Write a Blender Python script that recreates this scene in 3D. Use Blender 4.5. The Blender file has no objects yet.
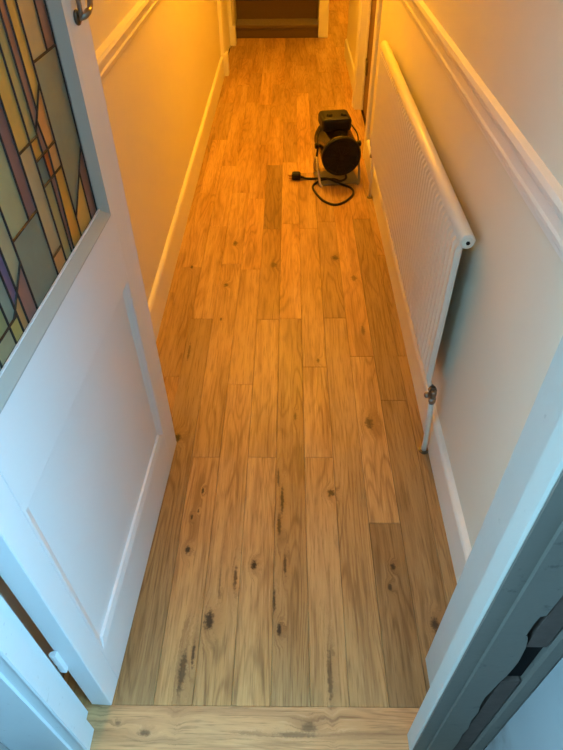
import bpy, bmesh, math, random
from mathutils import Vector, Matrix

random.seed(7)
sc = bpy.context.scene
COL = sc.collection

# ---------------------------------------------------------------- camera
F_PX, CAM_H = 578.0, 1.5
PITCH, YAW, ROLL = math.radians(43.7), math.radians(1.1), math.radians(0.7)
_fw = Vector((0, math.cos(PITCH), -math.sin(PITCH)))
_dn = Vector((0, -math.sin(PITCH), -math.cos(PITCH)))
_rt = Vector((1, 0, 0))
_R = Matrix.Rotation(YAW, 3, 'Z')
_fw, _dn, _rt = _R @ _fw, _R @ _dn, _R @ _rt
_rt, _dn = (math.cos(ROLL) * _rt + math.sin(ROLL) * _dn), (math.cos(ROLL) * _dn - math.sin(ROLL) * _rt)
cam_d = bpy.data.cameras.new('camera')
cam_d.sensor_fit = 'HORIZONTAL'
cam_d.sensor_width = 36.0
cam_d.lens = F_PX / 563.0 * 36.0
cam_d.clip_start = 0.02
cam = bpy.data.objects.new('camera', cam_d)
COL.objects.link(cam)
_m = Matrix((_rt, -_dn, -_fw)).transposed().to_4x4()
_m.translation = Vector((0, 0, CAM_H))
cam.matrix_world = _m
sc.camera = cam

# ---------------------------------------------------------------- world: overcast blue daylight through openings in the added porch
world = bpy.data.worlds.new('sky')
sc.world = world
world.use_nodes = True
bg = world.node_tree.nodes['Background']
bg.inputs['Color'].default_value = (0.29, 0.66, 0.95, 1)
bg.inputs['Strength'].default_value = 19.0

WARM = (1.0, 0.43, 0.018)
HALL_LAMP_W, KITCHEN_LAMP_W = 98.0, 62.0

# portals only guide the sky light through two openings in the added porch, they give off nothing themselves
def portal(loc, rot, sx, sy):
    l = bpy.data.lights.new('sky_portal', 'AREA')
    l.shape = 'RECTANGLE'; l.size = sx; l.size_y = sy
    l.cycles.is_portal = True
    o = bpy.data.objects.new('sky_portal', l)
    o.location = loc; o.rotation_euler = rot
    COL.objects.link(o)
portal((1.02, -0.30, 1.42), (0, math.radians(90), 0), 1.55, 0.8)
portal((-1.02, -0.22, 1.55), (0, math.radians(-90), 0), 1.3, 0.65)

vs = sc.view_settings
vs.view_transform = 'Standard'
vs.look = 'None'
vs.gamma = 1.0
vs.use_curve_mapping = False
vs.exposure = 0.2

# ---------------------------------------------------------------- materials
class NT:
    def __init__(self, name):
        self.m = bpy.data.materials.new(name)
        self.m.use_nodes = True
        self.t = self.m.node_tree
        self.p = self.t.nodes['Principled BSDF']
    def n(self, typ, **kw):
        nd = self.t.nodes.new(typ)
        for k, v in kw.items():
            setattr(nd, k, v)
        return nd
    def l(self, a, b):
        self.t.links.new(a, b)
    def set(self, nd, key, val):
        if hasattr(val, 'is_linked'):
            self.l(val, nd.inputs[key])
        else:
            nd.inputs[key].default_value = val
    def math(self, op, a, b=0.0, clamp=False):
        nd = self.n('ShaderNodeMath', operation=op, use_clamp=clamp)
        self.set(nd, 0, a); self.set(nd, 1, b)
        return nd.outputs[0]
    def vmath(self, op, a, b=(0, 0, 0)):
        nd = self.n('ShaderNodeVectorMath', operation=op)
        self.set(nd, 0, a); self.set(nd, 1, b)
        return nd.outputs['Value'] if op in ('LENGTH', 'DOT_PRODUCT') else nd.outputs[0]
    def noise(self, vec, scale, detail=3, rough=.55, dist=0.0):
        nd = self.n('ShaderNodeTexNoise')
        self.l(vec, nd.inputs['Vector'])
        nd.inputs['Scale'].default_value = scale
        nd.inputs['Detail'].default_value = detail
        nd.inputs['Roughness'].default_value = rough
        nd.inputs['Distortion'].default_value = dist
        return nd.outputs['Fac']
    def maprange(self, v, a, b, c, d, smooth=True):
        nd = self.n('ShaderNodeMapRange')
        if smooth: nd.interpolation_type = 'SMOOTHSTEP'
        self.set(nd, 0, v)
        for i, x in enumerate((a, b, c, d)):
            nd.inputs[i + 1].default_value = x
        return nd.outputs[0]
    def mix(self, fac, a, b, mode='MIX'):
        nd = self.n('ShaderNodeMix', data_type='RGBA', blend_type=mode)
        self.set(nd, 0, fac)
        for key, val in ((6, a), (7, b)):
            if hasattr(val, 'is_linked'): self.l(val, nd.inputs[key])
            else: nd.inputs[key].default_value = (*val[:3], 1)
        return nd.outputs[2]
    def bump(self, h, strength, dist=.002):
        b = self.n('ShaderNodeBump')
        b.inputs['Strength'].default_value = strength
        b.inputs['Distance'].default_value = dist
        self.l(h, b.inputs['Height'])
        self.l(b.outputs[0], self.p.inputs['Normal'])

def paint(name, col, rough=.5, spec=.4, var=.05, scale=6.0, bump=.15, bscale=60, metal=0.0, stain=None):
    k = NT(name)
    pos = k.n('ShaderNodeNewGeometry').outputs['Position']
    f = k.noise(pos, scale, 4)
    c = k.mix(f, [x * (1 - var) for x in col], [min(1, x * (1 + var)) for x in col])
    if stain:
        scol, sscale, lo, hi, amt = stain
        s = k.maprange(k.noise(pos, sscale, 6, .65), lo, hi, 0, amt)
        c = k.mix(s, c, scol)
    k.l(c, k.p.inputs['Base Color'])
    k.p.inputs['Roughness'].default_value = rough
    k.p.inputs['Specular IOR Level'].default_value = spec
    k.p.inputs['Metallic'].default_value = metal
    if bump:
        k.bump(k.noise(pos, bscale, 4), bump)
    return k.m

# knots and dark streaks of the oak, x, y, half-width, half-length, strength
KNOTS = [(-.099, .800, .008, .014, 1), (-.149, .764, .005, .035, .8), (-.209, .645, .012, .026, .95), (-.262, .520, .009, .050, .75),
         (-.022, 1.015, .005, .050, .85), (-.030, .93, .006, .035, .8), (-.026, .621, .006, .016, .9), (.129, 1.041, .011, .013, .95),
         (.274, 1.33, .014, .026, .75), (.288, .797, .007, .010, .9), (.273, .738, .006, .009, .8), (.099, .51, .006, .060, .6),
         (-.269, 2.51, .012, .022, .8), (-.286, 2.154, .010, .014, .85), (-.457, 2.30, .007, .014, .9), (.216, 2.376, .016, .020, .8),
         (.293, 2.208, .013, .022, .6), (-.073, 2.316, .013, .022, .7), (-.379, 1.262, .012, .018, 1), (-.291, .845, .007, .013, .95),
         (-.292, .955, .004, .009, .9), (-.269, 1.047, .004, .010, .9), (-.275, .975, .003, .007, .8), (.376, .637, .010, .020, .9),
         (.374, .555, .008, .04, .7), (-.040, .70, .004, .03, .8), (-.012, .80, .004, .03, .8), (-.287, 1.908, .005, .010, .8),
         (-.436, .49, .008, .03, .4), (-.035, 1.10, .004, .03, .7), (.02, 1.36, .004, .02, .6), (.30, 1.83, .008, .03, .6),
         (-.395, 1.70, .005, .05, .6), (.11, 1.65, .006, .012, .7), (-.19, .75, .003, .05, .45), (-.24, .56, .004, .03, .8),
         (.045, .40, .018, .010, .5), (-.33, .385, .014, .006, .7), (-.395, .405, .006, .004, .5), (.02, .385, .05, .006, .45)]

def wood(name):
    k = NT(name)
    oi = k.n('ShaderNodeObjectInfo')
    tc = k.n('ShaderNodeTexCoord').outputs['Object']
    pos = k.n('ShaderNodeNewGeometry').outputs['Position']
    comb = k.n('ShaderNodeCombineXYZ')
    k.l(k.math('MULTIPLY', oi.outputs['Random'], 37.0), comb.inputs[0])
    k.l(k.math('MULTIPLY', oi.outputs['Random'], 91.0), comb.inputs[1])
    knot = None; halo = None
    wob = k.noise(pos, 95, 4, .7)
    for x, y, hw, hl, st in KNOTS:
        d = k.vmath('SUBTRACT', pos, (x, y, 0))
        d = k.vmath('MULTIPLY', d, (1 / hw, 1 / hl, 0))
        ln = k.math('ADD', k.vmath('LENGTH', d), k.math('MULTIPLY', k.math('SUBTRACT', wob, .5), 2.2))
        a = k.maprange(ln, .45, 1.35, st, 0)
        b = k.maprange(ln, .4, 3.6, st, 0)
        knot = a if knot is None else k.math('MAXIMUM', knot, a)
        halo = b if halo is None else k.math('MAXIMUM', halo, b)
    v = k.vmath('ADD', tc, comb.outputs[0])
    warp = k.n('ShaderNodeCombineXYZ')
    k.l(k.math('MULTIPLY', halo, .022), warp.inputs[0])
    v = k.vmath('ADD', v, warp.outputs[0])
    n_low = k.noise(k.vmath('MULTIPLY', v, (9, 1.3, 1)), 1.0, 3, .5)
    n_mid = k.noise(k.vmath('MULTIPLY', v, (46, 2.2, 1)), 1.0, 5, .6, .6)
    n_fine = k.noise(k.vmath('MULTIPLY', v, (210, 9, 1)), 1.0, 4, .65)
    # cathedral figure: contour lines of a stretched field
    fld = k.noise(k.vmath('MULTIPLY', v, (9.0, .95, 1)), 1.0, 2, .4)
    ring = k.math('FRACT', k.math('MULTIPLY', fld, 17.0))
    ring = k.math('ABSOLUTE', k.math('SUBTRACT', ring, .5))
    ring = k.maprange(ring, .0, .28, 1, 0)
    ringm = k.math('MULTIPLY', ring, k.maprange(n_low, .35, .62, .1, 1))
    base = k.mix(k.maprange(n_low, .3, .7, 0, 1), (.53, .335, .140), (.41, .235, .085))
    c = k.mix(k.maprange(n_mid, .44, .70, 0, .5), base, (.23, .120, .042))
    c = k.mix(k.math('MULTIPLY', ringm, .60), c, (.19, .095, .032))
    c = k.mix(k.maprange(n_fine, .50, .68, 0, .55), c, (.16, .085, .030))
    c = k.mix(k.maprange(n_fine, .30, .46, .40, 0), c, (.62, .43, .21))
    c = k.mix(k.math('MULTIPLY', halo, .35), c, (.22, .115, .045))
    c = k.mix(k.math('MULTIPLY', knot, .97), c, (.022, .012, .006))
    c = k.mix(1.0, c, oi.outputs['Color'], 'MULTIPLY')
    k.l(c, k.p.inputs['Base Color'])
    k.l(k.maprange(n_mid, .2, .8, .36, .52), k.p.inputs['Roughness'])
    k.p.inputs['Specular IOR Level'].default_value = .42
    h = k.math('ADD', k.math('MULTIPLY', n_fine, .5), k.math('MULTIPLY', n_mid, .7))
    h = k.math('SUBTRACT', h, k.math('MULTIPLY', knot, .5))
    k.bump(h, .22, .0015)
    return k.m

def glass(name, col):
    k = NT(name)
    pos = k.n('ShaderNodeNewGeometry').outputs['Position']
    f = k.noise(pos, 26, 4, .6, .8)
    k.l(k.mix(f, [x * .8 for x in col], [min(1, x * 1.2) for x in col]), k.p.inputs['Base Color'])
    k.p.inputs['Transmission Weight'].default_value = .72
    k.p.inputs['Roughness'].default_value = .30
    k.p.inputs['IOR'].default_value = 1.35
    k.bump(k.noise(pos, 120, 3), .2, .001)
    return k.m

def carpet(name, col):
    k = NT(name)
    pos = k.n('ShaderNodeNewGeometry').outputs['Position']
    f = k.noise(pos, 260, 3, .7)
    k.l(k.mix(f, [x * .6 for x in col], [x * 1.4 for x in col]), k.p.inputs['Base Color'])
    k.p.inputs['Roughness'].default_value = .95
    k.p.inputs['Sheen Weight'].default_value = .3
    k.bump(f, .6, .004)
    return k.m

M = {}
M['wall'] = paint('wall_paint', (.75, .69, .56), .75, .2, .03, 3.0, .12, 14)
M['gloss'] = paint('gloss_white_paint', (.80, .77, .69), .32, .45, .02, 8, .10, 40)
M['door_white'] = paint('door_white_paint', (.78, .80, .82), .35, .45, .02, 8, .10, 45)
M['bead'] = paint('grey_glazing_bead', (.40, .425, .40), .45, .4, .05, 10, .1, 40)
M['frame'] = paint('weathered_frame_paint', (.70, .74, .76), .45, .4, .05, 10, .25, 50, stain=((.30, .30, .27), 55, .62, .76, .5))
M['worn_shaded_frame'] = paint('worn_shaded_white_paint', (.51, .48, .43), .5, .35, .05, 10, .25, 50, stain=((.30, .28, .24), 55, .64, .76, .5))  # darker copy of the frame paint: dimmer daylight put into its colour
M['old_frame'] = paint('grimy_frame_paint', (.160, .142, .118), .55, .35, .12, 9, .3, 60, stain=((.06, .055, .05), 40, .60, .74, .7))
M['render'] = paint('exterior_render', (.34, .335, .33), .7, .3, .08, 5, .4, 30, stain=((.15, .12, .095), 2.6, .47, .66, .7))
M['bare'] = paint('bare_brown_timber', (.10, .072, .060), .85, .2, .3, 30, .5, 80)
M['black_void'] = paint('cavity_shade_paint', (.012, .011, .011), .9, .1, .1, 10, 0)
M['oak'] = wood('oak_boards')
M['subfloor'] = paint('dark_subfloor', (.05, .03, .018), .9, .1, .2, 10, 0)
M['lead'] = paint('lead_came', (.022, .018, .015), .5, .5, .2, 40, .2, 90, .4)
M['rad'] = paint('radiator_enamel', (.79, .75, .65), .35, .5, .02, 5, .05, 40)
M['chrome'] = paint('tarnished_chrome', (.27, .24, .21), .28, .5, .25, 60, .2, 90, 1.0)
M['bronze'] = paint('dark_bronze', (.16, .14, .11), .3, .5, .2, 60, .15, 90, .9)
M['black'] = paint('black_plastic', (.007, .006, .006), .48, .25, .15, 40, .1, 150)
M['drum'] = paint('smoked_steel_drum', (.040, .033, .020), .20, .5, .2, 20, .06, 60, .85)
M['steel'] = paint('satin_steel', (.55, .50, .42), .3, .5, .1, 30, .1, 60, .9)
M['plate'] = paint('grey_enamel_plate', (.22, .20, .17), .4, .4, .1, 30, .1, 60)
M['rubber'] = paint('rubber_cord', (.014, .012, .012), .5, .4, .1, 20, 0)
M['brass'] = paint('brass_pin', (.6, .45, .2), .25, .5, .1, 20, 0, 60, 1.0)
M['brown_door'] = paint('brown_varnished_door', (.16, .075, .028), .45, .4, .3, 12, .2, 40)
M['carpet'] = carpet('brown_stair_carpet', (.10, .056, .022))
M['ceiling'] = paint('ceiling_paint', (.8, .78, .74), .8, .2, .02, 4, .1, 30)
M['brick'] = paint('added_porch_brickwork', (.30, .17, .12), .85, .2, .25, 18, .5, 40)
M['porch_dark'] = paint('added_porch_front_paint', (.05, .06, .07), .5, .4, .1, 8, .1, 40)  # for the added unseen porch front that blocks daylight behind the camera
M['quarry'] = paint('porch_floor_tile', (.22, .14, .11), .6, .4, .2, 14, .3, 40)

# ---------------------------------------------------------------- mesh helpers
def link(o, parent=None, inv=None):
    COL.objects.link(o)
    if parent is not None:
        o.parent = parent
        if inv is not None:
            o.matrix_parent_inverse = inv
    return o

def mesh_obj(name, bm, mat, parent=None, world=True, smooth=False):
    me = bpy.data.meshes.new(name)
    bmesh.ops.recalc_face_normals(bm, faces=bm.faces)
    bm.to_mesh(me); bm.free()
    me.materials.append(mat)
    if smooth:
        for p in me.polygons:
            p.use_smooth = True
    o = bpy.data.objects.new(name, me)
    inv = None
    if parent is not None and world:
        inv = WINV.get(parent.name)
    link(o, parent, inv)
    return o

WINV = {}
def thing(name, loc, label, cat, group=None, kind=None, rotz=0.0):
    o = bpy.data.objects.new(name, None)
    o.empty_display_size = .05
    o.location = loc; o.rotation_euler = (0, 0, rotz)
    COL.objects.link(o)
    tag(o, label, cat, group, kind)
    WINV[o.name] = (Matrix.Translation(Vector(loc)) @ Matrix.Rotation(rotz, 4, 'Z')).inverted()
    return o

def tag(o, label=None, cat=None, group=None, kind=None):
    if label: o['label'] = label
    if cat: o['category'] = cat
    if group: o['group'] = group
    if kind: o['kind'] = kind
    return o

def add_box(bm, lo, hi, bevel=0.0, seg=1):
    vs_ = [bm.verts.new((x, y, z)) for x in (lo[0], hi[0]) for y in (lo[1], hi[1]) for z in (lo[2], hi[2])]
    fs = [bm.faces.new([vs_[i] for i in f]) for f in ((0, 1, 3, 2), (4, 6, 7, 5), (0, 4, 5, 1), (2, 3, 7, 6), (0, 2, 6, 4), (1, 5, 7, 3))]
    if bevel:
        es = list({e for f in fs for e in f.edges})
        bmesh.ops.bevel(bm, geom=es, offset=bevel, segments=seg, profile=.5, affect='EDGES', clamp_overlap=True)
    return bm

def box(name, lo, hi, mat, parent=None, bevel=0.0, seg=1, world=True):
    return mesh_obj(name, add_box(bmesh.new(), lo, hi, bevel, seg), mat, parent, world)

def add_prism(bm, pts, axis, a, b):
    """extrudes a 2D outline along an axis. axis 'x': pts are (y,z); 'y': (x,z); 'z': (x,y)"""
    def P(p, t):
        return {'x': (t, p[0], p[1]), 'y': (p[0], t, p[1]), 'z': (p[0], p[1], t)}[axis]
    A = [bm.verts.new(P(p, a)) for p in pts]
    B = [bm.verts.new(P(p, b)) for p in pts]
    n = len(pts)
    bm.faces.new(A); bm.faces.new(B[::-1])
    for i in range(n):
        bm.faces.new((A[i], B[i], B[(i + 1) % n], A[(i + 1) % n]))
    return bm

def prism(name, pts, axis, a, b, mat, parent=None, world=True):
    return mesh_obj(name, add_prism(bmesh.new(), pts, axis, a, b), mat, parent, world)

def frame_of(d):
    d = d.normalized()
    u = d.cross(Vector((0, 0, 1)))
    if u.length < 1e-4: u = Vector((1, 0, 0))
    u.normalize()
    return u, d.cross(u).normalized()

def add_tube(bm, pts, r, seg=10, cap=True):
    pts = [Vector(p) for p in pts]
    rad = r if isinstance(r, (list, tuple)) else [r] * len(pts)
    rings = []; u = None
    for i, p in enumerate(pts):
        d = (pts[min(i + 1, len(pts) - 1)] - pts[max(i - 1, 0)]).normalized()
        if u is None:
            u, v = frame_of(d)
        else:
            u = (u - d * u.dot(d)).normalized(); v = d.cross(u)
        rings.append([bm.verts.new(p + (u * math.cos(2 * math.pi * k / seg) + v * math.sin(2 * math.pi * k / seg)) * rad[i]) for k in range(seg)])
    for a, b in zip(rings, rings[1:]):
        for k in range(seg):
            bm.faces.new((a[k], a[(k + 1) % seg], b[(k + 1) % seg], b[k]))
    if cap:
        bm.faces.new(rings[0][::-1]); bm.faces.new(rings[-1])
    return bm

def tube(name, pts, r, mat, parent=None, seg=10, smooth=True, world=True):
    return mesh_obj(name, add_tube(bmesh.new(), pts, r, seg), mat, parent, world, smooth)

def lathe(name, p0, axis, prof, mat, parent=None, seg=24, smooth=False, world=True):
    """prof: list of (distance along axis, radius)"""
    p0, d = Vector(p0), Vector(axis).normalized()
    u, v = frame_of(d)
    bm = bmesh.new(); rings = []
    for t, r in prof:
        rings.append([bm.verts.new(p0 + d * t + (u * math.cos(2 * math.pi * k / seg) + v * math.sin(2 * math.pi * k / seg)) * max(r, 1e-5)) for k in range(seg)])
    for a, b in zip(rings, rings[1:]):
        for k in range(seg):
            bm.faces.new((a[k], a[(k + 1) % seg], b[(k + 1) % seg], b[k]))
    bm.faces.new(rings[0][::-1]); bm.faces.new(rings[-1])
    return mesh_obj(name, bm, mat, parent, world, smooth)

def spline(pts, n=8):
    pts = [Vector(p) for p in pts]; out = []
    for i in range(len(pts) - 1):
        p0, p1, p2, p3 = pts[max(i - 1, 0)], pts[i], pts[i + 1], pts[min(i + 2, len(pts) - 1)]
        for k in range(n):
            t = k / n
            out.append(.5 * ((2 * p1) + (p2 - p0) * t + (2 * p0 - 5 * p1 + 4 * p2 - p3) * t * t + (3 * p1 - p0 - 3 * p2 + p3) * t ** 3))
    out.append(pts[-1])
    return out

S = 'structure'
# ---------------------------------------------------------------- key measures (metres; floor is z = 0, hall runs along +Y)
XL, XR = -.553, .475          # plaster faces of the left and right hall walls
CEIL = 2.45
Y0 = .443                     # where the hall boards meet the threshold board

# ---------------------------------------------------------------- floor of oak boards
floor = thing('floor', (0, 3, 0), 'honey oak board floor running down the hallway', 'floor', kind=S)
box('subfloor', (-.85, .20, -.06), (1.95, 9.2, -.018), M['subfloor'], floor)
PW = .0925
def edge(k): return -.043 + PW * k
joints = {-6: [1.3, 2.1, 2.9, 3.6, 4.4, 5.2, 5.9], -5: [1.56, 2.30, 3.05, 3.8, 4.5, 5.3, 6.0], -4: [1.911, 2.68, 3.4, 4.15, 4.9, 5.6],
          -3: [1.18, 2.325, 3.05, 3.75, 4.5, 5.2, 5.95], -2: [1.52, 2.28, 2.98, 3.72, 4.45, 5.2, 5.9], -1: [1.18, 1.905, 2.648, 3.412, 4.2, 4.9, 5.6],
          0: [1.911, 2.70, 3.45, 4.1, 4.8, 5.5], 1: [1.18, 1.614, 2.653, 3.30, 3.979, 4.7, 5.4], 2: [1.915, 2.72, 3.5, 4.25, 5.0, 5.7],
          3: [.936, 1.674, 2.95, 3.7, 4.4, 5.2, 5.9], 4: [1.438, 2.75, 3.5, 4.2, 4.9, 5.6, 6.4, 7.1, 7.8, 8.5], 5: [1.677, 2.4, 3.1, 3.8, 4.5, 5.2, 5.95, 6.7, 7.4, 8.1]}
for k in (6, 7, 8, 9, 10): joints[k] = [6.0 + .2 * (k % 3), 6.8 + .2 * (k % 2), 7.6, 8.4]
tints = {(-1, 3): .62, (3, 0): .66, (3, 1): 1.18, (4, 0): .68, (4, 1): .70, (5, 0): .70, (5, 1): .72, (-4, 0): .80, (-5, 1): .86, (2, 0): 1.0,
         (-3, 0): 1.10, (-2, 0): 1.12, (-1, 0): 1.16, (0, 0): .92, (1, 0): 1.05, (3, 2): 1.05, (-4, 1): 1.05, (-1, 1): 1.08, (0, 1): 1.1, (5, 2): .85}  # first boards left of centre raised: daylight pool put into their tint
def plank(lx, ly, cx, cy, tint, rot=0.0, top=0.0):
    """one board: top edges chamfered, bottom open to the subfloor"""
    hx, hy, c, t = lx / 2 - .0003, ly / 2 - .0003, .0011, .018
    bm = bmesh.new()
    r = [[bm.verts.new((sx * (hx - i), sy * (hy - i), z)) for sx, sy in ((-1, -1), (1, -1), (1, 1), (-1, 1))] for i, z in ((0, -t), (0, -.0011), (c, 0))]
    bm.faces.new(r[0][::-1]); bm.faces.new(r[2])
    for a, b in ((0, 1), (1, 2)):
        for i in range(4):
            bm.faces.new((r[a][i], r[a][(i + 1) % 4], r[b][(i + 1) % 4], r[b][i]))
    o = mesh_obj('plank', bm, M['oak'], floor, world=False)
    o.location = (cx - floor.location.x, cy - floor.location.y, top - floor.location.z)
    o.rotation_euler.z = rot
    w = random.uniform(-.03, .03)
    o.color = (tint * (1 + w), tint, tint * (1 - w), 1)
    return o
for k, js in joints.items():
    a, b = edge(k), edge(k + 1)
    if k == -6: a = -.549
    y0 = 5.72 if k >= 6 else Y0
    y1 = 9.2 if k >= 5 or k == 4 else 6.27
    ys = [y0] + [j for j in js if y0 + .1 < j < y1 - .1] + [y1]
    segs = [(ys[i], ys[i + 1]) for i in range(len(ys) - 1)]
    for i, (p, q) in enumerate(segs):
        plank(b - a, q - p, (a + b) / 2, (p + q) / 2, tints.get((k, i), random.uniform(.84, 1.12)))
# oak threshold board across the doorway
th = thing('trim_threshold', (0, .37, 0), 'oak threshold board laid crosswise in the front doorway', 'threshold', kind=S)
_f = floor; floor = th
plank(.152, .94, -.06, Y0 - .076, 1.16, math.radians(90), .001).color = (1.24, 1.13, 1.20, 1)  # daylight put into the board's tint, brighter and redder than the oak
floor = _f

# ---------------------------------------------------------------- walls
def wall(name, lo, hi, label, mat=None):
    o = box(name, lo, hi, mat or M['wall'])
    return tag(o, label, 'wall', kind=S)
wall('wall_left', (XL - .1, .43, -.02), (XL, 5.20, CEIL), 'white plaster left wall of the hall behind the open door')
wall('wall_left_far', (XL - .1, 6.0, -.02), (XL, 9.2, CEIL), 'white plaster wall on the left of the carpeted stairs')
wall('wall_left_over_door', (XL - .1, 5.20, 2.02), (XL, 6.0, CEIL), 'plaster above the doorway at the far left')
wall('wall_right', (XR, .555, -.02), (XR + .1, 3.56, CEIL), 'white plaster right wall behind the radiator')
wall('wall_right_over_door', (XR, 3.56, 2.02), (XR + .1, 4.38, CEIL), 'plaster above the brown door on the right')
wall('wall_right_far', (.500, 4.38, -.02), (XR + .1, 5.70, CEIL), 'short wall beyond the brown door on the right')
wall('wall_kitchen_near', (XR + .1, 5.58, -.02), (1.95, 5.70, CEIL), 'wall turning right at the far passage')
wall('wall_kitchen_right', (1.95, 5.58, -.02), (2.05, 9.3, CEIL), 'right wall of the room beyond the passage')
wall('wall_back', (-.653, 9.2, -.02), (2.05, 9.3, CEIL), 'end wall beyond the passage')
wall('wall_stair_side', (.276, 6.30, -.018), (.366, 9.2, CEIL), 'white wall enclosing the stairs beside the passage')
tag(box('ceiling', (-.85, .13, CEIL), (2.05, 9.3, CEIL + .08), M['ceiling']), 'white hall ceiling above the picture', 'ceiling', kind=S)
tag(box('trim_stair_post', (.272, 6.255, 0), (.364, 6.30, CEIL), M['gloss'], bevel=.006), 'white upright trim at the right corner of the stairs', 'trim', kind=S)

# skirting boards
def skirt_pts(face, back, h, s):
    return [(back, 0), (face, 0), (face, h - .012), (face + s * .004, h - .003), (face + s * .008, h), (back, h + .002)]
tag(prism('baseboard_left', skirt_pts(-.535, XL + .0005, .150, -1), 'y', .62, 5.10, M['gloss']), 'white painted skirting board along the left wall', 'skirting', kind=S)
tag(prism('baseboard_right', skirt_pts(.456, XR - .0005, .127, 1), 'y', .557, 3.47, M['gloss']), 'white painted skirting board under the radiator', 'skirting', kind=S)
tag(prism('baseboard_right_far', skirt_pts(.484, .4995, .127, 1), 'y', 4.47, 5.70, M['gloss']), 'short white skirting beyond the brown door', 'skirting', kind=S)
# dado rails: moulded profile
DADO = [(0, .945), (.006, .947), (.007, .957), (.012, .962), (.013, .970), (.009, .976), (.009, .998), (.014, 1.004), (.022, 1.010), (.025, 1.020), (.020, 1.031), (0, 1.036)]
tag(prism('trim_dado_left', [(XL + p, 1.034 - (1.036 - z) * .82) for p, z in DADO], 'y', .50, 5.10, M['gloss']), 'moulded white dado rail on the left wall', 'dado rail', kind=S)
tag(prism('trim_dado_right', [(XR - p * .68, z) for p, z in DADO], 'y', .557, 3.47, M['gloss']), 'moulded white dado rail above the radiator', 'dado rail', kind=S)

# far left doorway: architraves, plinth blocks, closed white door
dl = thing('door_2', (XL, 5.6, 0), 'white door in its surround at the far left before the stairs', 'door', kind=S)
for ya, yb in ((5.12, 5.20), (6.0, 6.08)):
    prism('architrave', [(XL, ya), (-.528, ya), (-.522, ya + .02), (-.516, ya + .06), (-.52, yb), (XL, yb)], 'z', .16, 2.06, M['gloss'], dl)
    box('plinth_block', (XL, ya - .005, 0), (-.500, yb + .005, .165), M['gloss'], dl, .004)
box('head_architrave', (XL, 5.12, 2.06), (-.52, 6.08, 2.13), M['gloss'], dl, .004)
for ya, yb in ((5.20, 5.225), (5.975, 6.0)):
    box('jamb_lining', (XL - .10, ya, 0), (XL, yb, 2.02), M['gloss'], dl)
box('door_leaf', (XL - .045, 5.227, .002), (XL - .003, 5.973, 2.015), M['gloss'], dl, .002)

# right doorway: white surround, brown varnished door with a dark hinge
dr = thing('door_3', (XR, 3.95, 0), 'brown varnished door in a white surround beyond the radiator', 'door', kind=S)
for ya, yb in ((3.48, 3.56), (4.38, 4.46)):
    prism('architrave', [(XR - (0 if ya < 4 else -.024), ya), (.458, ya), (.452, ya + .03), (.456, yb), (XR, yb)], 'z', 0, 2.06, M['gloss'], dr)
box('head_architrave', (.455, 3.48, 2.06), (XR, 4.46, 2.13), M['gloss'], dr, .004)
box('jamb_lining', (XR, 3.56, 0), (XR + .10, 3.585, 2.02), M['gloss'], dr)
box('jamb_lining', (XR - .012, 4.34, 0), (XR + .10, 4.378, 2.02), M['gloss'], dr)
box('door_stop', (XR + .03, 4.328, 0), (XR + .046, 4.34, 2.0), M['gloss'], dr)
leaf = box('door_leaf', (XR + .050, 3.588, .006), (XR + .090, 4.336, 2.015), M['brown_door'], dr, .002)
for z in (.25, 1.70):
    box('hinge', (XR + .040, 4.25, z), (XR + .051, 4.325, z + .09), M['bronze'], dr, .002)

wall('wall_left_room', (-.80, 5.1, -.02), (-.654, 6.1, CEIL), 'wall of the room behind the far left door')
wall('wall_right_room', (.60, 3.4, -.02), (.70, 4.5, CEIL), 'wall of the room behind the brown door')
# ---------------------------------------------------------------- carpeted stairs
st = thing('staircase', (-.13, 6.7, 0), 'brown carpeted stairs rising at the far end of the hall', 'staircase')
z = 0; y = 6.275
heights = [.11] + [.195] * 9
for i, h in enumerate(heights):
    z2 = z + h
    n = .018
    pts = [(y, z + .001), (y, z2 - .04), (y - n * .6, z2 - .034), (y - n, z2 - .018), (y - n * .6, z2 - .003), (y + .01, z2), (y + .255, z2), (y + .255, z + .001)]
    prism('carpeted_step', pts, 'x', -.522, .271, M['carpet'], st)
    z = z2; y += .235
prism('string_board', [(6.10, 0), (6.10, .20), (6.22, .30), (8.4, 2.0), (8.6, 2.0), (8.6, .0)], 'x', XL + .001, -.523, M['gloss'], st)

# ---------------------------------------------------------------- front door frame (outside face at Y = .346)
fl_ = thing('trim_frame_left', (-.50, .39, 0), 'white painted front door frame post carrying the hinges', 'door frame', kind=S)
prism('post', [(-.447, .348), (-.447, .392), (-.470, .393), (-.470, .428), (-.62, .428), (-.62, .344), (-.483, .344), (-.483, .350), (-.456, .350), (-.452, .346)], 'z', -.02, 2.06, M['frame'], fl_)
fr_ = thing('trim_frame_right', (.33, .42, 0), 'worn white front door frame post, shade-darkened, with peeling grey outer face', 'door frame', kind=S)
prism('post', [(.270, .352), (.268, .357), (.268, .388), (.272, .391), (.337, .391), (.337, .553), (.340, .556), (.56, .556), (.56, .372), (.345, .372), (.345, .352)], 'z', -.02, 2.06, M['worn_shaded_frame'], fr_)
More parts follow.
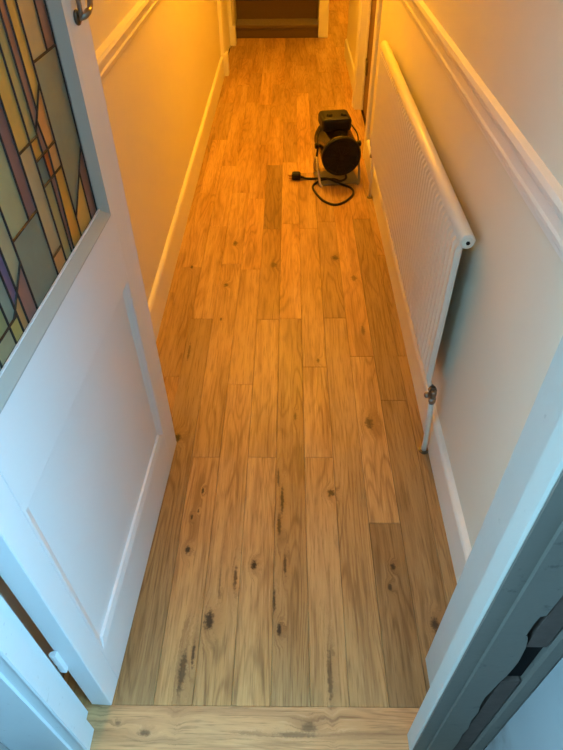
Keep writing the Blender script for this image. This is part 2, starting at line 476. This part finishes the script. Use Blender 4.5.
# outer face boards, painted grey and peeling
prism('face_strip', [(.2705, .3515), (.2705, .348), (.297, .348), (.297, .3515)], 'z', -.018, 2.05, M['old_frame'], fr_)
rag = []
zz = -.018
bmf = bmesh.new()
zs = [-.018, .05, .12, .18, .22, .27, .32, .36, .40, .43, .47, .50, .53, .56, .59, .615, .640, .655, .66, .70, .722, .725, .78, .83, .9, 1.0, 2.05]
xs = [.3505, .347, .349, .346, .349, .344, .346, .341, .340, .343, .346, .350, .352, .353, .351, .349, .345, .341, .337, .337, .339, .346, .348, .349, .350, .350, .350]
A = [bmf.verts.new((.297, .342, q)) for q in zs]; B = [bmf.verts.new((x, .342, q)) for x, q in zip(xs, zs)]
C_ = [bmf.verts.new((.297, .3515, q)) for q in zs]; D_ = [bmf.verts.new((x, .3515, q)) for x, q in zip(xs, zs)]
for i in range(len(zs) - 1):
    for a, b in ((A, B), (B, D_), (D_, C_), (C_, A)):
        bmf.faces.new((a[i], a[i + 1], b[i + 1], b[i]))
bmf.faces.new((A[0], B[0], D_[0], C_[0])); bmf.faces.new((A[-1], B[-1], D_[-1], C_[-1]))
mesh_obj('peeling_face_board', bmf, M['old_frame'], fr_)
prism('bare_timber_strip', [(.3505, .371), (.3505, .345), (.382, .345), (.382, .371)], 'z', -.018, .470, M['bare'], fr_)
prism('bare_timber_strip', [(.3505, .371), (.3505, .345), (.382, .345), (.382, .371)], 'z', .612, 2.05, M['bare'], fr_)
box('cavity_back', (.3505, .3535, .470), (.3858, .3718, .612), M['black_void'], fr_)  # near-black box: the hole's shade put into its colour
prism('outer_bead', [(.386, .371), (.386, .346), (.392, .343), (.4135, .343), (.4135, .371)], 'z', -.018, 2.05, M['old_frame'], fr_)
head = tag(box('trim_frame_head', (-.62, .346, 2.06), (.56, .43, 2.14), M['frame']), 'front door frame head above the picture', 'door frame', kind=S)
wall('wall_front_over_door', (-.653, .20, 2.14), (.60, .556, CEIL), 'wall above the front door')
# masonry beside the frame: rendered reveal
wall('wall_front_right', (.414, .10, -.2), (1.0, .342, CEIL), 'pale rendered door reveal at the lower right corner', M['render'])
wall('wall_front_left', (-1.0, .10, -.2), (-.612, .342, CEIL), 'rendered door reveal left of the front door', M['render'])
wall('wall_front_left_inner', (-.653, .342, -.02), (-.621, .43, CEIL), 'masonry behind the left door post')
wall('wall_front_right_inner', (.561, .342, -.02), (.66, .556, CEIL), 'masonry behind the right door post')

# ---------------------------------------------------------------- added unseen porch: side openings and solid front shape the daylight
tag(box('floor_porch', (-1.02, -1.2, -.22), (1.02, .32, -.16), M['quarry']), 'porch floor below the doorstep', 'floor', kind=S)
tag(box('trim_doorstep', (-.612, .10, -.16), (.414, .291, -.03), M['render']), 'doorstep outside the threshold', 'doorstep', kind=S)
tag(box('ceiling_added_porch', (-1.1, -1.3, 2.25), (1.1, .10, 2.33), M['ceiling']), 'added unseen porch ceiling shaping the daylight', 'ceiling', kind=S)
wall('wall_added_porch_front', (-1.1, -1.3, -.22), (1.1, -1.2, 2.25), 'added dark porch front behind the camera, blocking daylight', M['porch_dark'])
for sx, nm, wy0, wz0 in ((1, 'right', -.70, .64), (-1, 'left', -.55, .9)):
    xa, xb = sorted((sx * 1.0, sx * 1.08))
    wall('wall_added_porch_%s_sill' % nm, (xa, -1.2, -.22), (xb, .10, wz0), 'added low brick wall bounding the %s daylight opening' % nm, M['brick'])
    wall('wall_added_porch_%s_head' % nm, (xa, -1.2, 2.2), (xb, .10, 2.25), 'added head over the %s daylight opening' % nm, M['frame'])
    wall('wall_added_porch_%s_pier' % nm, (xa, -1.2, wz0), (xb, wy0, 2.2), 'added pier narrowing the %s daylight opening' % nm, M['frame'])

# ---------------------------------------------------------------- front door, open into the hall
DX, DY, DANG = -.4171, .4409, math.radians(87.11)
fd = thing('door_1', (DX, DY, .003), 'open white front door with a stained glass upper panel', 'door', kind=S, rotz=DANG)
T = .048
dW, dH = .799, 1.985
def dbox(name, lo, hi, mat, bevel=.0015, parent=fd):
    return box(name, lo, hi, mat, parent, bevel, 1, world=False)
PX0, PX1, PZ0, PZ1 = .058, .700, .158, .725      # outer edge of the lower panel moulding
GX0, GX1, GZ0, GZ1 = .075, .685, .893, 1.845     # outer edge of the glazing moulding
dbox('hinge_stile', (0, 0, 0), (PX0, T, dH), M['door_white'])
dbox('lock_stile', (PX1, 0, 0), (dW, T, dH), M['door_white'])
dbox('bottom_rail', (PX0, 0, 0), (PX1, T, PZ0), M['door_white'], 0)
dbox('lock_rail', (PX0, 0, PZ1), (PX1, T, GZ0), M['door_white'], 0)
dbox('top_rail', (PX0, 0, GZ1), (PX1, T, dH), M['door_white'], 0)
dbox('stile_infill', (PX0, 0, GZ0), (GX0, T, GZ1), M['door_white'], 0)
dbox('stile_infill', (GX1, 0, GZ0), (PX1, T, GZ1), M['door_white'], 0)
def sloped_moulding(name, x0, x1, z0, z1, w, depth, hang, lip=0.0, mat=None, step=False):
    """four mitred moulding lengths that slope from the face down into the recess"""
    c = [(x0, z0), (x1, z0), (x1, z1), (x0, z1)]
    i = [(x0 + w, z0 + w), (x1 - w, z0 + w), (x1 - w, z1 - w), (x0 + w, z1 - w)]
    q = [(x0 + w * .22, z0 + w * .22), (x1 - w * .22, z0 + w * .22), (x1 - w * .22, z1 - w * .22), (x0 + w * .22, z1 - w * .22)]
    for a in range(4):
        b = (a + 1) % 4
        bm = bmesh.new()
        dp = depth * (.40 if step and a == 0 else 1.0)
        P = [[(c[e], -lip * .2), (q[e], -lip), (i[e], dp), (i[e], hang), (c[e], hang)] for e in (a, b)]
        V = [[bm.verts.new((p[0], y, p[1])) for p, y in row] for row in P]
        n = len(V[0])
        for j in range(n):
            bm.faces.new((V[0][j], V[1][j], V[1][(j + 1) % n], V[0][(j + 1) % n]))
        bm.faces.new(V[0]); bm.faces.new(V[1][::-1])
        mesh_obj(name, bm, mat or M['door_white'], fd, world=False)
sloped_moulding('panel_moulding', PX0, PX1, PZ0, PZ1, .026, .011, .030, step=True)
sloped_moulding('glazing_moulding', GX0, GX1, GZ0, GZ1, .028, .012, .030, .003, M['bead'])
dbox('panel', (PX0 + .02, .011, PZ0 + .02), (PX1 - .02, .030, PZ1 - .02), M['door_white'], 0)
dbox('putty_line', (GX0 + .028, .0095, GZ0 + .0265), (GX1 - .028, .0125, GZ0 + .0300), M['door_white'], 0)
# panes: outlines measured on the glass, (s, z)
def G(s, z): return ((s + .419) * .9756 - .419, 1.5 - (1.5 - z) * .9756)
ZT, ZB = 1.838, .906
pal = {'y': (.62, .47, .14), 'a': (.66, .40, .08), 'g': (.42, .42, .20), 'p': (.26, .17, .18), 't': (.24, .33, .27), 'k': (.46, .48, .28),
       'o': (.60, .36, .14), 'r': (.52, .15, .04), 'm': (.36, .21, .18), 'b': (.12, .23, .24), 'c': (.50, .46, .28), 'w': (.34, .42, .34), 'v': (.24, .18, .30)}
GM = {k_: glass('glass_' + {'y': 'straw', 'a': 'amber', 'g': 'olive', 'p': 'plum', 't': 'grey_green', 'k': 'pale_green', 'o': 'apricot', 'r': 'red', 'm': 'rose', 'b': 'teal', 'c': 'cream', 'w': 'sea_green', 'v': 'violet'}[k_], [min(1, q * 1.35) for q in c_]) for k_, c_ in pal.items()}
def R4(a, b, z0, z1): return [(a, z0), (b, z0), (b, z1), (a, z1)]
PANES = [('c', R4(.573, .638, 1.221, ZT)), ('p', R4(.638, .678, 1.221, ZT)), ('t', [(.573, 1.221), (.678, 1.221), (.678, 1.045), (.573, .948)]),
         ('p', [(.678, 1.045), (.678, ZB), (.640, ZB), (.640, 1.010)]), ('y', [(.640, 1.010), (.640, ZB), (.573, ZB), (.573, .948)]),
         ('y', [(.538, ZT), (.573, ZT), (.573, 1.190), (.538, 1.157)]), ('m', [(.514, ZT), (.538, ZT), (.538, 1.157), (.514, 1.134)]),
         ('g', R4(.483, .514, 1.128, ZT)), ('y', R4(.437, .483, 1.128, ZT)), ('p', R4(.402, .437, 1.035, ZT)), ('k', R4(.335, .402, 1.035, ZT)),
         ('c', [(.297, ZT), (.335, ZT), (.335, 1.0), (.297, .969)]), ('v', [(.275, ZT), (.297, ZT), (.297, .969), (.275, .951)]),
         ('w', R4(.245, .275, .942, ZT)), ('g', R4(.19, .245, .942, ZT)), ('t', R4(.135, .19, ZB, ZT)), ('c', R4(.089, .135, ZB, ZT)),
         ('c', R4(.19, .245, ZB, .942)), ('y', R4(.245, .275, ZB, .942)), ('o', [(.275, .951), (.297, .969), (.297, ZB), (.275, ZB)]),
         ('m', [(.297, .969), (.335, 1.0), (.335, ZB), (.297, ZB)]), ('t', R4(.335, .437, ZB, 1.035)), ('c', R4(.437, .483, .942, 1.128)),
         ('o', R4(.437, .483, ZB, .942)), ('a', R4(.483, .515, 1.096, 1.128)), ('b', R4(.483, .516, 1.052, 1.096)), ('g', R4(.483, .514, ZB, 1.052)),
         ('o', [(.573, 1.190), (.573, 1.096), (.535, 1.096), (.528, 1.148)]), ('m', [(.514, 1.134), (.528, 1.148), (.535, 1.096), (.515, 1.096)]),
         ('r', R4(.516, .538, 1.052, 1.096)), ('o', R4(.538, .573, 1.052, 1.096)), ('m', [(.516, 1.052), (.536, 1.052), (.526, ZB), (.514, ZB)]),
         ('a', [(.536, 1.052), (.573, 1.052), (.573, ZB), (.526, ZB)])]
for key, poly in PANES:
    bm = bmesh.new()
    pts = [G(*p) for p in poly]
    A = [bm.verts.new((p[0], .014, p[1])) for p in pts]; B = [bm.verts.new((p[0], .019, p[1])) for p in pts]
    bm.faces.new(A); bm.faces.new(B[::-1])
    for i in range(len(pts)):
        j = (i + 1) % len(pts); bm.faces.new((A[i], B[i], B[j], A[j]))
    mesh_obj('pane', bm, GM[key], fd, world=False)
CAMES = [((.638, ZT), (.638, 1.221)), ((.573, ZT), (.573, ZB)), ((.538, ZT), (.538, 1.157)), ((.514, ZT), (.514, 1.128)), ((.483, ZT), (.483, ZB)),
         ((.437, ZT), (.437, ZB)), ((.402, ZT), (.402, 1.035)), ((.335, ZT), (.335, ZB)), ((.297, ZT), (.297, ZB)), ((.275, ZT), (.275, ZB)),
         ((.245, ZT), (.245, ZB)), ((.19, ZT), (.19, ZB)), ((.135, ZT), (.135, ZB)), ((.573, 1.221), (.678, 1.221)), ((.678, 1.045), (.573, .948)),
         ((.640, 1.010), (.640, ZB)), ((.573, 1.190), (.514, 1.134)), ((.437, 1.128), (.514, 1.128)), ((.483, 1.096), (.573, 1.096)),
         ((.483, 1.052), (.573, 1.052)), ((.514, 1.128), (.516, 1.052)), ((.528, 1.148), (.537, 1.096)), ((.538, 1.096), (.536, 1.052)),
         ((.516, 1.052), (.514, ZB)), ((.536, 1.052), (.526, ZB)), ((.335, 1.035), (.437, 1.035)), ((.335, 1.0), (.275, .951)),
         ((.19, .942), (.275, .942)), ((.437, .942), (.483, .942)), ((.678, ZT), (.678, ZB)), ((.089, ZB), (.678, ZB)), ((.275, .951), (.262, .942))]
for a, b in CAMES:
    a, b = Vector(G(*a)), Vector(G(*b))
    d = (b - a).normalized(); nrm = Vector((-d.y, d.x)) * .0023
    bm = bmesh.new()
    pr = [(-1.0, .0138), (-.55, .0122), (.55, .0122), (1.0, .0138), (1.0, .0192), (.55, .021), (-.55, .021), (-1.0, .0192)]
    V = [[bm.verts.new((p.x + nrm.x * u, y_, p.y + nrm.y * u)) for u, y_ in pr] for p in (a, b)]
    for j in range(8):
        bm.faces.new((V[0][j], V[1][j], V[1][(j + 1) % 8], V[0][(j + 1) % 8]))
    bm.faces.new(V[0]); bm.faces.new(V[1][::-1])
    mesh_obj('lead_came', bm, M['lead'], fd, world=False)
# hinges painted over in white, between door edge and post
for hz in (.235, 1.66):
    hg = dbox('hinge', (-.0115, .040, hz), (.0, .050, hz + .085), M['door_white'], .001)
    for q in (.0, .030, .058):
        lathe('knuckle', (-.006, .0505, hz + q), (0, 0, 1), [(0, .0045), (.002, .0055), (.025, .0055), (.027, .0045)], M['door_white'], hg, 10, world=False)
# latch lever near the free edge
lathe('lever_rose', (.738, 0, 1.250), (0, -1, 0), [(0, .012), (.002, .013), (.005, .012), (.007, .008)], M['bronze'], fd, 18, world=False)
tube('latch_lever', spline([(.738, -.004, 1.250), (.740, -.014, 1.252), (.749, -.019, 1.256), (.766, -.019, 1.260), (.776, -.018, 1.274), (.778, -.016, 1.298)], 5), [.0062] * 12 + [.0052] * 8 + [.0045] * 6, M['chrome'], fd, 10, world=False)
tube('latch_pull', spline([(.738, -.006, 1.250), (.732, -.012, 1.262), (.730, -.013, 1.290)], 5), .0045, M['chrome'], fd, 8, world=False)

# ---------------------------------------------------------------- radiator
RY0, RY1, RZ0, RZ1 = 1.238, 2.955, .250, .781
RF = .413                                            # front of the corrugations
rad = thing('radiator', (.43, 2.0, 0), 'long white ribbed panel radiator on the right wall', 'radiator')
n_r = 51; pitch = (RY1 - RY0 - .02) / n_r
prof = []
y = RY0 + .01
for i in range(n_r):
    prof += [(RF + .0075, y), (RF + .0075, y + pitch * .22), (RF, y + pitch * .40), (RF, y + pitch * .82)]
    y += pitch
prof.append((RF + .0075, y))
prof[0] = (RF + .011, prof[0][1]); prof[-1] = (RF + .011, y)
bm = bmesh.new()
lev = [(RZ0 + .006, .010), (RZ0 + .022, .004), (RZ0 + .030, 0), (RZ1 - .052, 0), (RZ1 - .043, .004), (RZ1 - .034, .010)]
rows = [[bm.verts.new((min(x + ins, RF + .012), yy, zz)) for x, yy in prof] for zz, ins in lev]
for a, b in zip(rows, rows[1:]):
    for i in range(len(prof) - 1):
        bm.faces.new((a[i], a[i + 1], b[i + 1], b[i]))
back = [[bm.verts.new((RF + .0122, yy, zz)) for yy in (RY0 + .01, RY1 - .01)] for zz in (RZ0 + .006, RZ1 - .034)]
bm.faces.new((back[0][0], back[0][1], back[1][1], back[1][0]))
bm.faces.new([r_[0] for r_ in rows] + [back[1][0], back[0][0]])
bm.faces.new([r_[-1] for r_ in rows] + [back[1][1], back[0][1]])
bm.faces.new(rows[0] + [back[0][1], back[0][0]]); bm.faces.new(rows[-1] + [back[1][1], back[1][0]])
mesh_obj('ribbed_panel', bm, M['rad'], rad)
ZC = RZ1 - .020
lathe('top_header', (RF + .018, RY0, ZC), (0, 1, 0), [(0, .017), (.003, .0195), (RY1 - RY0 - .003, .0195), (RY1 - RY0, .017)], M['rad'], rad, 24, True)
lathe('bottom_header', (RF + .014, RY0 + .008, RZ0 + .012), (0, 1, 0), [(0, .005), (.003, .0065), (RY1 - RY0 - .019, .0065), (RY1 - RY0 - .016, .005)], M['rad'], rad, 20, True)
for ye, s in ((RY0, -1), (RY1, 1)):
    cap = lathe('end_cap', (RF + .018, ye, ZC), (0, s, 0), [(0, .0155), (.002, .0155), (.003, .014)], M['rad'], rad, 24)
    lathe('bleed_plug', (RF + .018, ye + s * .003, ZC), (0, s, 0), [(0, .0055), (.002, .0055), (.0025, .004)], M['black'], cap, 6)
for yb in (RY0 + .20, RY1 - .20):
    box('wall_bracket', (RF + .0137, yb, RZ0 + .06), (XR - .001, yb + .03, RZ1 - .08), M['rad'], rad)
# near valve: tarnished lockshield with cap, white pipe down to a dark collar on the boards
vy, vx = RY0 - .022, RF + .018
tube('valve_tail', [(vx, RY0 + .012, RZ0 + .010), (vx, vy, RZ0 + .010)], .0075, M['chrome'], rad, 12)
lathe('union_nut', (vx, RY0 + .002, RZ0 + .010), (0, -1, 0), [(0, .012), (.002, .0135), (.012, .0135), (.014, .012)], M['chrome'], rad, 6)
lathe('lockshield_valve', (vx, vy, RZ0 + .020), (0, 0, -1), [(0, .006), (.004, .009), (.020, .009), (.024, .007), (.028, .007), (.029, .0115), (.042, .0115), (.044, .0085), (.058, .0085)], M['chrome'], rad, 12, True)
lathe('lockshield_cap', (vx - .008, vy, RZ0 + .006), (-1, -.2, .15), [(0, .006), (.005, .006), (.006, .0095), (.017, .0088), (.020, .005)], M['chrome'], rad, 12, True)
tube('pipe', [(vx, vy, RZ0 - .03), (vx + .003, vy - .001, .16), (.442, 1.212, .05), (.442, 1.212, -.002)], .0088, M['rad'], rad, 14)
lathe('pipe_collar', (.442, 1.212, 0), (0, 0, 1), [(0, .017), (.003, .016), (.005, .010)], M['bronze'], rad, 20)
# far valve: white thermostatic head, pipe and collar
vy2 = RY1 + .028
tube('valve_tail', [(RF + .02, RY1 - .004, RZ0 + .014), (RF + .02, vy2, RZ0 + .014)], .008, M['chrome'], rad, 10)
lathe('valve_body', (RF + .02, vy2, RZ0 + .030), (0, 0, -1), [(0, .009), (.006, .012), (.036, .012), (.038, .015), (.052, .015), (.054, .009)], M['chrome'], rad, 12, True)
lathe('thermostatic_head', (RF + .02, vy2, RZ0 + .030), (0, 0, 1), [(0, .013), (.010, .021), (.055, .022), (.072, .019), (.078, .012)], M['rad'], rad, 18, True)
tube('pipe', [(RF + .022, vy2, RZ0 - .02), (.437, 2.986, .12), (.442, 2.990, -.002)], .0082, M['rad'], rad, 12)
lathe('pipe_collar', (.442, 2.990, 0), (0, 0, 1), [(0, .017), (.003, .016), (.005, .010)], M['bronze'], rad, 20)

# ---------------------------------------------------------------- drum fan heater
HX, HY, HZ = .284, 3.115, .174
heat = thing('fan_heater', (.28, 3.25, 0), 'black drum fan heater on a metal stand with its cord looped on the floor', 'heater')
ax = Vector((-.13, .99, .02)).normalized()
c0 = Vector((HX, HY, HZ))
RD = .106
lathe('drum', c0 + ax * .012, ax, [(0, RD - .010), (.0, RD), (.010, RD + .003), (.018, RD), (.245, RD), (.252, RD + .003), (.262, RD), (.262, RD - .012)], M['drum'], heat, 40, True)
rim = lathe('front_rim', c0, ax, [(0, RD - .018), (-.004, RD - .012), (-.004, RD - .002), (.003, RD + .003), (.014, RD + .003)], M['black'], heat, 40)
lathe('grille_disc', c0, ax, [(.006, RD - .012), (.010, RD - .012)], M['black'], heat, 40)
u, v = frame_of(ax)
for rr in (.022, .042, .062, .082):
    tube('guard_ring', [c0 + ax * .0 + (u * math.cos(t) + v * math.sin(t)) * rr for t in [2 * math.pi * i / 28 for i in range(29)]], .0018, M['black'], rim, 6)
for i in range(10):
    t = 2 * math.pi * i / 10
    tube('guard_spoke', [c0 - ax * .002 + (u * math.cos(t) + v * math.sin(t)) * .012, c0 - ax * .002 + (u * math.cos(t) + v * math.sin(t)) * (RD - .012)], .0022, M['black'], rim, 6)
lathe('hub', c0 + ax * .004, -ax, [(0, .018), (.006, .018), (.009, .013)], M['black'], heat, 20)
# control box on the top of the drum, with dials and a carrying handle
HA = math.atan2(-ax.x, ax.y)
bxw = Matrix.Translation(c0 + ax * .175 + Vector((-.008, 0, RD + .022))) @ Matrix.Rotation(HA, 4, 'Z')
def hbox(name, lo, hi, mat, bevel):
    bm = add_box(bmesh.new(), lo, hi, bevel, 2)
    bmesh.ops.transform(bm, matrix=bxw, verts=bm.verts)
    return mesh_obj(name, bm, mat, heat)
cbox = hbox('control_box', (-.086, -.070, -.040), (.080, .085, .034), M['black'], .020)
for dx in (-.040, .040):
    p = bxw @ Vector((dx, -.020, .029))
    lathe('dial', p, (0, 0, 1), [(0, .021), (.004, .021), (.006, .017), (.016, .015), (.018, .011)], M['black'], cbox, 20)
    lathe('dial_ring', p, (0, 0, 1), [(0, .0245), (.002, .0245), (.0025, .022)], M['steel'], cbox, 20)
hbox('label_plate', (-.010, -.0635, -.020), (.012, -.060, .020), M['steel'], .001)
# stand: floor plate with two arms up to the side knobs
side = Vector((ax.y, -ax.x, 0)).normalized()
mid = c0 + ax * .115
fx = Vector((mid.x, mid.y, 0))
fwd = Vector((ax.x, ax.y, 0)).normalized()
def loc(a, b, z): return fx + side * a + fwd * b + Vector((0, 0, z))
bm = bmesh.new()
def quadplate(pts, th):
    pts = [Vector(p) for p in pts]
    nrm = (pts[1] - pts[0]).cross(pts[2] - pts[0]).normalized() * th
    A = [bm.verts.new(p) for p in pts]; B = [bm.verts.new(p + nrm) for p in pts]
    bm.faces.new(A); bm.faces.new(B[::-1])
    for i in range(len(pts)):
        j = (i + 1) % len(pts); bm.faces.new((A[i], B[i], B[j], A[j]))
quadplate([loc(-.118, -.09, .004), loc(.118, -.09, .004), loc(.118, .09, .004), loc(-.118, .09, .004)], .003)
mesh_obj('stand_plate', bm, M['plate'], heat)
for s in (-1, 1):
    tube('stand_arm', spline([loc(s * .100, -.110, .008), loc(s * .112, -.100, .022), loc(s * .118, -.045, .10), loc(s * .119, -.010, .128), loc(s * .119, .012, .128), loc(s * .118, .05, .10), loc(s * .112, .100, .022), loc(s * .100, .110, .008)], 4), .007, M['steel'] if s < 0 else M['plate'], heat, 10)
    tube('tilt_bracket', [loc(s * .119, 0, .120), loc(s * .112, 0, HZ + .02)], .006, M['black'], heat, 8)
    lathe('tilt_knob', loc(s * .102, 0, HZ + .022), side * s, [(0, .010), (.008, .010), (.010, .017), (.026, .016), (.029, .011)], M['black'], heat, 16)
# wire arch over the drum joining box and knobs
tube('side_loop', spline([loc(.116, .0, HZ + .03), loc(.110, .02, HZ + .07), loc(.080, .05, HZ + .110)], 6), .004, M['black'], heat, 8)
tube('side_loop', spline([loc(-.116, .0, HZ + .03), loc(-.110, .02, HZ + .07), loc(-.080, .05, HZ + .110)], 6), .004, M['black'], heat, 8)
# cord: leaves below the drum, loops once on the boards, ends at the plug
cz = .0064
cord_pts = [c0 + ax * .03 + Vector((.03, 0, -RD + .004)), (.318, 3.135, .045), (.290, 3.165, .014), (.255, 3.205, cz), (.200, 3.195, cz), (.150, 3.155, cz), (.131, 3.105, cz), (.146, 3.030, cz), (.185, 2.940, cz),
            (.245, 2.895, cz), (.305, 2.935, cz), (.352, 3.020, cz), (.345, 3.090, cz), (.290, 3.140, cz + .001), (.220, 3.190, cz + .009), (.170, 3.205, cz + .004), (.110, 3.212, cz), (.070, 3.215, .011)]
cord = tube('power_cord', spline(cord_pts, 8), .0062, M['rubber'], heat, 8)
plug = box('plug', (.012, 3.193, .001), (.064, 3.243, .040), M['black'], heat, .012, 3)
tube('cord_grip', [(.060, 3.216, .013), (.082, 3.215, .011)], [.009, .006], M['black'], plug, 10)
for p, q in (((.012, 3.218, .024), (-.010, 3.218, .024)), ((.012, 3.206, .012), (-.006, 3.206, .012)), ((.012, 3.230, .012), (-.006, 3.230, .012))):
    bm = bmesh.new(); add_box(bm, (q[0], p[1] - .003, p[2] - .002), (p[0] + .001, p[1] + .003, p[2] + .002))
    mesh_obj('plug_pin', bm, M['brass'], plug)

# ---------------------------------------------------------------- warm lamps on the ceilings (above the picture)
def pendant(loc_, watts, label):
    t = thing('pendant_lamp', (loc_[0], loc_[1], CEIL), label, 'lamp')
    lathe('ceiling_rose', (loc_[0], loc_[1], CEIL), (0, 0, -1), [(0, .045), (.010, .045), (.022, .02), (.024, .008)], M['gloss'], t, 20)
    tube('flex', [(loc_[0], loc_[1], CEIL - .02), (loc_[0], loc_[1], loc_[2] + .085)], .003, M['gloss'], t, 8)
    lathe('lamp_holder', (loc_[0], loc_[1], loc_[2] + .09), (0, 0, -1), [(0, .008), (.01, .018), (.03, .018), (.032, .014)], M['gloss'], t, 16)
    l = bpy.data.lights.new('warm_bulb', 'POINT')
    l.energy = watts; l.color = WARM; l.shadow_soft_size = .05
    o = bpy.data.objects.new('warm_bulb', l)
    o.location = (0, 0, loc_[2] - CEIL)
    link(o, t)
pendant((-.02, 3.80, 2.22), HALL_LAMP_W, 'bare warm bulb hanging in the hall above the picture')
pendant((1.05, 7.3, 2.22), KITCHEN_LAMP_W, 'warm bulb in the room beyond the passage')
